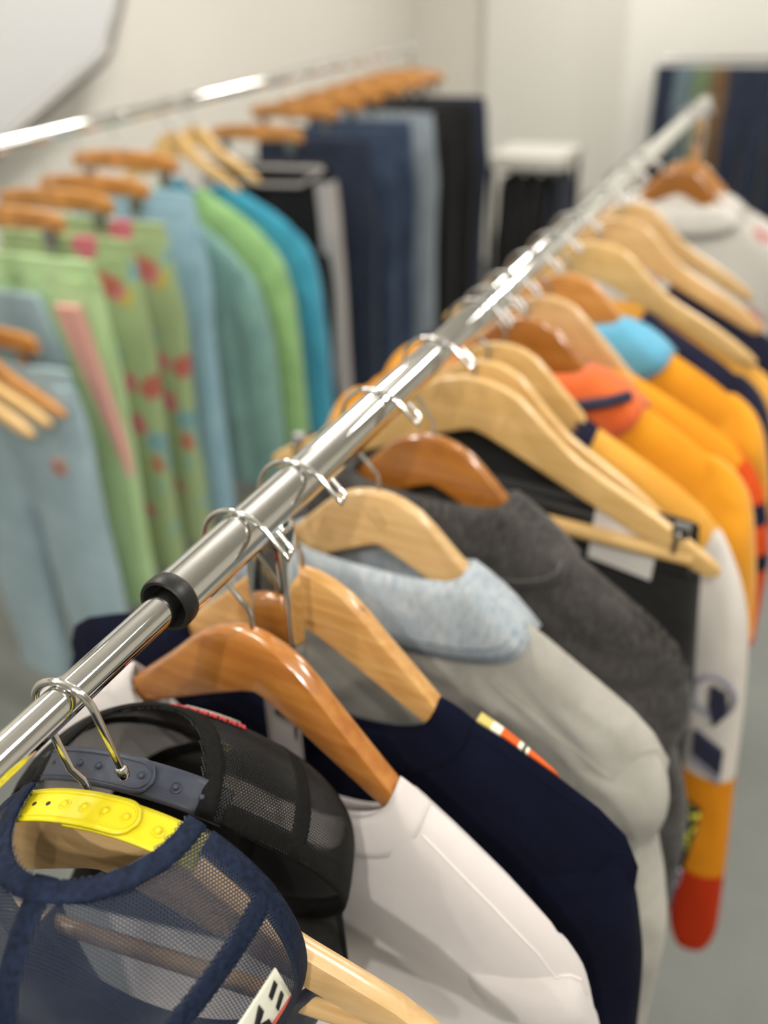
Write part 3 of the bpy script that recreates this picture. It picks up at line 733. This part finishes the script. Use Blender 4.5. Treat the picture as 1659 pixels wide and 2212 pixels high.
# light hangers with clips and bar, black jeans clipped behind the first
hanger('light wood hanger with bar and metal clips, black jeans behind it', .545, -6, W_LIGHT, drop=.068, L=.285, bar=True, bar_r=.009, clips=True, vee=.02, th=.006, hscale=1.12)
BLK_D = denim('black_denim', '#1d1d1d', '#272726', '#2e2d2c', 8, (.3, .7))
jn = pants('black jeans with white tag clipped under the light wood hanger', .575, 0, BLK_D, waist=.255, top=-.205, hem=-.95, yaw=-6, T=.025, flare=1.16, waist_mat=fabric('black_lining', '#0c0c0c', '#111111', 20), group='trousers on the foreground rail', name='black_jeans')
MB().prism([(-.20, -.215), (-.13, -.165), (-.05, -.148), (.05, -.148), (.11, -.165), (.17, -.200), (.20, -.215)], .006, .010).build('back_lining', fabric('black_lining', 0), jn)
MB().prism([(-.255, -.207), (0, -.203), (.255, -.215), (.257, -.255), (0, -.243), (-.257, -.250)], -.024, -.015).build('front_waistband', BLK_D, jn)
MB().prism([(.150, -.196), (.222, -.206), (.218, -.268), (.146, -.258)], -.030, -.028).build('paper_tag', plain('white_card', (.86, .84, .82), .7), jn)
MB().prism([(.06, -.165), (.10, -.172), (.10, -.185), (.06, -.178)], .002, .005).build('woven_label', plain('dim_label', (.25, .24, .25), .8), jn)
NEON = floral('neon_lettering', '#1b1c18', ['#b9b63a', '#8d8c34', '#1b1c18', '#b9b63a'], 70)
MB().prism([(.255, -.60), (.312, -.625), (.310, -.685), (.252, -.665)], -.034, .02).build('neon_print', NEON, jn)
MB().prism([(.262, -.700), (.305, -.715), (.303, -.765), (.262, -.75)], -.034, .02).build('hem_patch', floral('blue_white_patch', '#2a3050', ['#b9bac4', '#2a3050', '#9ea2b0'], 40), jn)
hanger('light wood hanger directly behind the clip hanger', .59, -6, W_LIGHT, drop=.066, L=.225, vee=.02, th=.006, hscale=1.05)

AMBER = fabric('amber_jersey', '#dc9318', '#e6a021', 12, 900, .2, .8, .2)
AMBER2 = fabric('amber_light_jersey', '#dfa03c', '#e8ae4c', 12, 900, .2, .8, .2)
NAVYJ = fabric('navy_jersey', '#191a2e', '#20223a', 20, 900, .2, .9, .1)
ORED = fabric('orange_red_jersey', '#d9622a', '#e06d33', 12, 900, .2, .85, .2)
SKY = fabric('sky_blue_jersey', '#5ba6c8', '#68b2d2', 12, 900, .2, .8, .2)
WHITEJ = fabric('white_jersey', '#cfccc5', '#dad7d0', 8, 900, .2, .85, .2)
NAVYP = plain('navy_print', (.15, .16, .25), .8); GREYP = plain('soft_grey_print', (.55, .55, .60), .8)
jr = [(.10, -.139), (.14, -.158), (.18, -.178), (.22, -.199), (.255, -.222), (.275, -.245), (.286, -.28)]
JSL = dict(path=[(.21, -.225), (.255, -.28), (.287, -.36), (.302, -.48), (.312, -.62), (.324, -.76), (.333, -.90), (.334, -.945)], w=[(0, .03), (.1, .036), (.85, .034), (1, .022)], t=[(0, .02), (.4, .028), (1, .022)], wr=.06)
SLV = bands('race_sleeve_print', [(-1.3, '#b93512'), (-.775, '#d8891a'), (-.600, '#d9d4cd')])
rj = garment('race_jersey', 'amber race jersey with long white, amber and red printed sleeve', 'jersey', .650, -6, AMBER2, jr, neck=.10, dip=(.05, .07), hem=-.66, T=.02, folds=.005, sleeve=JSL, sleeve_mat=SLV, group='tops on the foreground rail', seed=8, vee=.02, collar=dict(inner=(.098, .05, .07, .001), outer=(.122, .066, .085, .003), bulge=.002, th=.003), collar_mat=NAVYJ)
hanger('light wood hanger carrying the amber race jersey', .650, -6, W_LIGHT, drop=.066, L=.225, vee=.02, th=.006, sink=.03)
mb = MB(); c = (.305, -.455)
mb.tube([(c[0] + .024 * math.cos(q), -.036, c[1] + .03 * math.sin(q)) for q in [2 * math.pi * k / 28 for k in range(29)]], .0035, 6)
mb.build('ring_emblem', GREYP, rj)
MB().prism([(.300, -.44), (.318, -.445), (.325, -.475), (.312, -.500), (.302, -.47)], -.040, -.034).build('emblem', NAVYP, rj)
MB().prism([(.291, -.515), (.329, -.535), (.331, -.575), (.293, -.552)], -.040, -.034).build('name_block', NAVYP, rj)
MB().prism([(.293, -.558), (.332, -.581), (.332, -.590), (.293, -.567)], -.040, -.034).build('name_line', GREYP, rj)

def jersey(label, y, mat, cmat, smat=None, seed=0, dz=0, hem=-.66, neck=.10, yaw=-5, name='jersey', sl='short', collar=True, stand=False, w=0, big=False):
    r = [(s + w * sm(.1, .286, s), z + dz) for s, z in jr]
    S = dict(path=[(.21 + w, -.225), (.252 + w, -.27), (.268 + w, -.33), (.275 + w, -.40), (.278 + w, -.46)], w=[(0, .03), (.2, .042), (1, .055)], t=[(0, .02), (.4, .028), (1, .024)], wr=.06) if sl == 'short' else dict(path=[(.21 + w, -.225), (.262 + w, -.29), (.285 + w, -.37), (.29 + w, -.45), (.292 + w, -.52)], w=[(0, .03), (.1, .036), (1, .034)], t=[(0, .02), (.4, .028), (1, .022)], wr=.06) if sl == 'mid' else dict(path=[(a + w * .5, b) for a, b in JSL['path']], w=JSL['w'], t=JSL['t'], wr=.06)
    S['path'] = [(a, b + dz) for a, b in S['path']]
    cc = dict(inner=(.085, .012, .02, .001), outer=(.150, .045, .06, .012), zi=.012, zo=.0, bulge=.006, th=.004, hug=0) if stand and not big else dict(inner=(.082, .012, .02, .001), outer=(.160, .060, .07, .014), zi=.012, zo=.004, bulge=.010, th=.005, hug=0) if stand else dict(inner=(.098, .05, .07, .001), outer=(.122, .066, .085, .003), bulge=.002, th=.003)
    return garment(name, label, 'jersey', y, yaw, mat, r, neck=neck, dip=(.02, .04) if stand else (.05, .07), hem=hem, T=.022, folds=.006, sleeve=S, sleeve_mat=smat, collar=cc if collar else None, collar_mat=cmat, group='tops on the foreground rail', seed=seed, vee=.03, ncol=40, nrow=26)
hanger('dark brown hanger behind the three light ones', .745, -5, W_DARK, drop=.066, th=.0075, vee=.03, sink=.03)
j6 = jersey('amber polo jersey with orange-red collar and navy stripe', .745, AMBER, ORED, AMBER, 11, dz=.012, stand=True, big=True)
MB().tube([(.045, -.062, -.157), (.075, -.060, -.150), (.10, -.056, -.144), (.125, -.048, -.138), (.148, -.034, -.131)], .0075, 8).build('collar_stripe', NAVYP, j6)
hanger('pale wood hanger between dark brown and orange-brown ones', .84, -5, W_PALE, drop=.066, th=.0075, vee=.03, sink=.02)
NL = bands('red_sleeve_letters', [(-1.3, '#cf5020'), (-.40, '#1c1d33'), (-.37, '#cf5020'), (-.33, '#1c1d33'), (-.30, '#cf5020')])
jersey('plain amber jersey with lettered orange-red sleeves', .84, AMBER, AMBER, NL, 12, dz=-.005, sl='mid', w=.012)
hanger('orange-brown hanger beside the sky blue collar', .95, -5, W_ORANGE, drop=.066, th=.0075, vee=.03, sink=.03)
j8 = jersey('amber jersey with sky blue collar on the orange-brown hanger', .95, AMBER, SKY, AMBER, 13, dz=.008, stand=True, big=True)
jersey('navy jersey right behind the sky blue collar', 1.05, NAVYJ, NAVYJ, NAVYJ, 14, dz=.0)
hanger('long light wood hanger beyond the sky blue collar', 1.13, -5, W_LIGHT, drop=.066, th=.0075, vee=.02, L=.265, hscale=1.08)
jersey('amber jersey with flat collar behind the long light hanger', 1.17, AMBER2, AMBER2, AMBER2, 15, dz=-.03, w=.015, stand=True)
hanger('light wood hanger with a bare arm over a navy jersey', 1.30, -5, W_PALE, drop=.066, th=.0075, vee=.02, L=.26, hscale=1.1)
jersey('plain navy jersey under the bare wood arms', 1.34, NAVYJ, NAVYJ, NAVYJ, 16, dz=-.03, w=.01)
hanger('slim light wood hanger just behind the bare-armed one', 1.42, -5, W_PALE, drop=.066, th=.007, vee=.02, L=.23)
WP = floral('white_pink_navy_print', '#d3d0c9', ['#d3d0c9', '#d3d0c9', '#8a5a78', '#3a3c58', '#d3d0c9', '#c98a88'], 9)
hanger('brown rounded hanger near the far end of the rail', 2.0, -5, W_DARK, drop=.11, th=.0075, vee=.03, sink=.03)
jersey('white jersey with pink and navy print on the far brown hanger', 2.0, WP, WHITEJ, WP, 17, dz=-.05, w=.02, stand=True)
hanger('last brown rounded hanger at the far end of the rail', 2.12, -5, W_ORANGE, drop=.11, th=.0075, vee=.03, sink=.03)
jersey('white top at the far end of the rail', 2.12, WHITEJ, WHITEJ, WHITEJ, 18, dz=-.05, w=.015, stand=True)

# ------------------------------------------------------------------ left rack, front to back
G2 = 'clip hangers on the left rack'
LGREEN = fabric('mint_cotton', '#a3c48c', '#b0cf9a', 10, 700, .3, .9, .2)
LBLUE = fabric('powder_blue_cotton', '#92acb6', '#a3bcc6', 9, 700, .3, .9, .2)
LBLUE2 = fabric('sky_cotton', '#83aabd', '#98bccc', 9, 700, .3, .9, .2)
FLOR = floral('floral_print', '#9cb083', ['#9cb083', '#c0707a', '#9cb083', '#b9ad5e', '#8fae93', '#7aa0a4', '#b3685c'], 13)
GREENJ = fabric('leaf_green_fleece', '#7ea86a', '#94bd7e', 9, 700, .3, .9, .25)
TEAL = fabric('teal_blue_fleece', '#2f88a6', '#3a96b2', 9, 700, .3, .9, .25)
SEA = fabric('sea_green_cotton', '#6f958f', '#80a69f', 9, 700, .3, .9, .2)
BLACKP = fabric('black_track_cloth', '#080b0c', '#0c0f10', 9, 700, .3, .8, .1)
STRIPE = plain('pale_grey_piping', (.66, .64, .63), .8)
JEAN1 = denim('navy_denim', '#22283a', '#2b3446', '#343f50', 9)
JEAN2 = denim('mid_blue_denim', '#2b384b', '#3e4e66', '#4a5c78', 10)
JEAN3 = denim('pale_blue_denim', '#7d8992', '#8f9aa2', '#a0aab0', 8)
BLK = fabric('black_twill', '#151515', '#1b1b1b', 12, 700)
PINK = plain('pink_print', (.84, .63, .59), .9)
for y, lb, mt in ((.955, 'light wood hanger tip nearest, poking in at the left edge', W_LIGHT), (1.01, 'middle light wood hanger tip at the left edge', W_LIGHT), (1.06, 'rearmost light wood hanger tip over the powder blue trousers', W_ORANGE)):
    hanger(lb, y, 2, mt, drop=.07, rr=.0125, x=LX(y) + .0, z0=LOWZ, th=.011, vee=.02, L=.245, group='bare hangers on the low rail')
p = pants('powder blue trousers with a pink flower on the low rail', 1.10, LX(1.1) + .05, LBLUE, waist=.20, top=-.13, hem=-1.06, z0=LOWZ, T=.03, seed=1)
mb = MB(); 
for k in range(6):
    a = k * math.pi / 3; mb.prism([(.135 + .013 * math.cos(a) + .010 * math.cos(q), -.36 + .013 * math.sin(a) + .010 * math.sin(q)) for q in [j * math.pi / 4 for j in range(8)]], -.036, -.030)
mb.build('flower_print', PINK, p)
clip_hanger('brown clip hanger holding the powder blue trousers', 1.10, W_ORANGE, LX(1.1), drop=.045, z0=LOWZ, group='bare hangers on the low rail')
p = pants('mint green trousers with a long pink wedge on the leg', 1.24, LX(1.24) + .04, LGREEN, waist=.215, top=-.225, hem=-1.15, T=.032, seed=2)
mb = MB().prism([(.12, -.315), (.185, -.315), (.245, -.67), (.243, -.73)], -.052, -.030); mb.build('pink_wedge', PINK, p)
MB().prism([(-.16, -.30), (.07, -.30), (.12, -.46), (-.10, -.46)], -.052, -.032).build('blue_panel', LBLUE, p)
clip_hanger('brown clip hanger on the mint green trousers', 1.24, W_ORANGE, LX(1.24) + .02, drop=.115)
pants('green floral trousers nearest the mint pair', 1.42, LX(1.42) + .02, FLOR, waist=.205, top=-.225, hem=-1.15, T=.035, seed=3)
clip_hanger('brown clip hanger on the nearer floral trousers', 1.42, W_ORANGE, LX(1.42) + .02, drop=.115)
pants('green floral trousers beside the sky blue pair', 1.57, LX(1.57) + .02, FLOR, waist=.205, top=-.22, hem=-1.15, T=.035, seed=4)
clip_hanger('brown clip hanger on the farther floral trousers', 1.57, W_ORANGE, LX(1.57) + .02, drop=.11)
pants('sky blue trousers between floral and green garments', 1.74, LX(1.74), LBLUE2, waist=.205, top=-.18, hem=-1.15, T=.035, seed=5)
clip_hanger('orange clip hanger on the sky blue trousers', 1.74, W_ORANGE, LX(1.74), drop=.08)
lj = [(.07, -.15), (.10, -.17), (.14, -.20), (.18, -.235), (.215, -.275), (.24, -.33), (.25, -.38)]
def ljacket(label, y, mat, seed, dz=0, w=0):
    S = dict(path=[(.17 + w, -.28 + dz), (.215 + w, -.36 + dz), (.235 + w, -.48 + dz), (.245 + w, -.62 + dz), (.245 + w, -.80 + dz), (.24 + w, -1.0 + dz)], w=[(0, .03), (.2, .05), (1, .06)], t=[(0, .02), (.4, .04), (1, .035)], wr=.08)
    return garment('sweatshirt', label, 'sweatshirt', y, 0, mat, [(s + w * sm(.07, .25, s), z + dz) for s, z in lj], neck=.08, dip=(.03, .05), hem=-1.10, T=.03, folds=.007, sleeve=S, collar=dict(inner=(.078, .03, .05, .001), outer=(.10, .045, .065, .003), bulge=.002, th=.004), group='sweatshirts on the left rack', seed=seed, x=LX(y), vee=.0, ncol=40, nrow=26)
ljacket('sea green sweatshirt half hidden before the leaf green one', 1.88, SEA, 21, dz=-.11, w=.03)
hanger('light wood hanger in the leaf green sweatshirt', 1.98, 0, W_LIGHT, x=LX(1.98), drop=.07, th=.007, vee=0, L=.21, group='wooden hangers on the left rack')
ljacket('leaf green sweatshirt in the middle of the left rack', 1.98, GREENJ, 22, w=.065, dz=-.065)
hanger('light wood hanger in the teal blue sweatshirt', 2.10, 0, W_LIGHT, x=LX(2.10), drop=.07, th=.007, vee=0, L=.21, group='wooden hangers on the left rack')
ljacket('teal blue sweatshirt edging out behind the leaf green one', 2.10, TEAL, 23, dz=-.065, w=.10)
p = pants('black track trousers with pale grey piping and side stripe', 2.42, LX(2.42) + .06, BLACKP, waist=.235, top=-.225, hem=-1.1, T=.035, stripe=(.034, STRIPE), seed=6, flare=1.12)
mb = MB(); mb.tube([(-.22, -.022, -.225), (-.18, -.024, -.232), (0, -.026, -.236), (.22, -.024, -.232)], .007, 8); mb.tube([(-.10, -.030, -.285), (0, -.034, -.290), (.14, -.030, -.285), (.22, -.024, -.235)], .007, 8); mb.tube([(-.22, -.024, -.232), (-.255, -.02, -.34), (-.26, -.02, -.42)], .007, 8)
mb.build('piping', STRIPE, p)
clip_hanger('brown clip hanger on the piped track trousers', 2.42, W_ORANGE, LX(2.42) + .03, drop=.11)
for y, mt, lb, wz, hl in ((2.70, JEAN1, 'dark navy jeans behind the piped track trousers', .22, 'dark navy jeans by the piped pair'), (2.92, JEAN2, 'mid blue jeans with a brown label on the left rack', .225, 'blue jeans with the label'), (3.12, JEAN2, 'second pair of mid blue jeans, farther along', .22, 'second blue jeans'),
                      (3.34, JEAN3, 'pale faded jeans beside the black pairs', .235, 'pale faded jeans'), (3.54, BLK, 'black trousers after the pale jeans', .26, 'first black trousers'), (3.70, BLK, 'second black trousers near the end of the left rack', .29, 'second black trousers'), (3.86, JEAN1, 'last navy jeans at the far end of the left rack', .30, 'last navy jeans')):
    q = pants(lb, y, LX(y) + .095, mt, waist=wz, top=-.19, hem=-1.3, T=.035, seed=y)
    clip_hanger('brown clip hanger holding the ' + hl, y, W_ORANGE, LX(y) + .03, drop=.08)
    if y == 2.92: MB().prism([(.10, -.30), (.145, -.30), (.145, -.345), (.10, -.345)], -.046, -.040).build('leather_label', plain('tan_leather', (.50, .38, .30), .8), q)
tgo = MB().prism([(0, 0), (.03, .02), (.055, 0), (.05, -.06), (.012, -.07)], -.004, .004).build('swing_tag', plain('kraft_card', (.70, .57, .36), .8))
tgo.location = (LX(3.36) + .20, 3.33, H - .36); tag(tgo, 'kraft swing tag hanging on the pale faded jeans', 'tag')

# ------------------------------------------------------------------ far corner
bx = thing('display_unit', 'low white-topped display unit with dark trousers hanging on it', 'display unit', (-1.12, 4.75, 0))
MB().box(-.20, .20, -.22, .22, .94, 1.0).build('top_shelf', plain('white_laminate', (.80, .79, .76), .5), bx)
for sx in (-.18, .18):
    for sy in (-.2, .2): MB().box(sx - .012, sx + .012, sy - .012, sy + .012, 0, .94).build('leg', plain('dark_steel', (.2, .2, .2), .4, .8), bx)
MB().tube([(-.2, 0, .90), (.2, 0, .90)], .012, 12).build('hang_rail', plain('dark_steel', 0), bx)
for k, (dx, mt, lb) in enumerate(((-.13, BLK, 'dark trousers on the display unit, nearest the left rack'), (-.04, BLK, 'middle dark trousers on the display unit'), (.05, BLK, 'third dark trousers on the display unit'), (.15, JEAN1, 'navy trousers on the display unit, rightmost'))):
    pants(lb, 4.75, -1.12 + dx, mt, waist=.19, top=-.02, hem=-.80, T=.035, yaw=90, z0=.90, group='trousers on the display unit', seed=30 + k)
wr_ = thing('wall_rail', 'short steel wall rail carrying dark jeans by the white wall', 'wall rail', (.0, 5.45, 1.38))
MB().tube([(-.62, 0, 0), (.7, 0, 0)], .012, 14).build('rail', CLIPM, wr_)
for sx in (-.55, .6): MB().tube([(sx, 0, 0), (sx, .15, 0)], .010, 12).build('bracket', CLIPM, wr_)
GRB = fabric('grey_blue_twill', '#5f7078', '#6b7d86', 9); OLV = fabric('olive_green_twill', '#67785a', '#728466', 9); TAN = fabric('tan_twill', '#6b5238', '#7a6044', 9)
for k, (dx, mt, hw, lb) in enumerate(((-.60, JEAN1, .055, 'navy jeans at the left end of the wall rail'), (-.50, GRB, .05, 'grey-blue trousers on the wall rail'), (-.40, OLV, .05, 'olive green trousers on the wall rail'), (-.31, TAN, .045, 'tan trousers on the wall rail'), (-.15, JEAN1, .12, 'wide navy jeans on the wall rail beside the tan pair'), (.12, JEAN1, .13, 'large navy jeans farthest right on the wall rail'))):
    pants(lb, 5.45, .0 + dx, mt, waist=hw, top=-.02, hem=-.9, T=.05, z0=1.365, group='trousers on the wall rail', seed=40 + k)
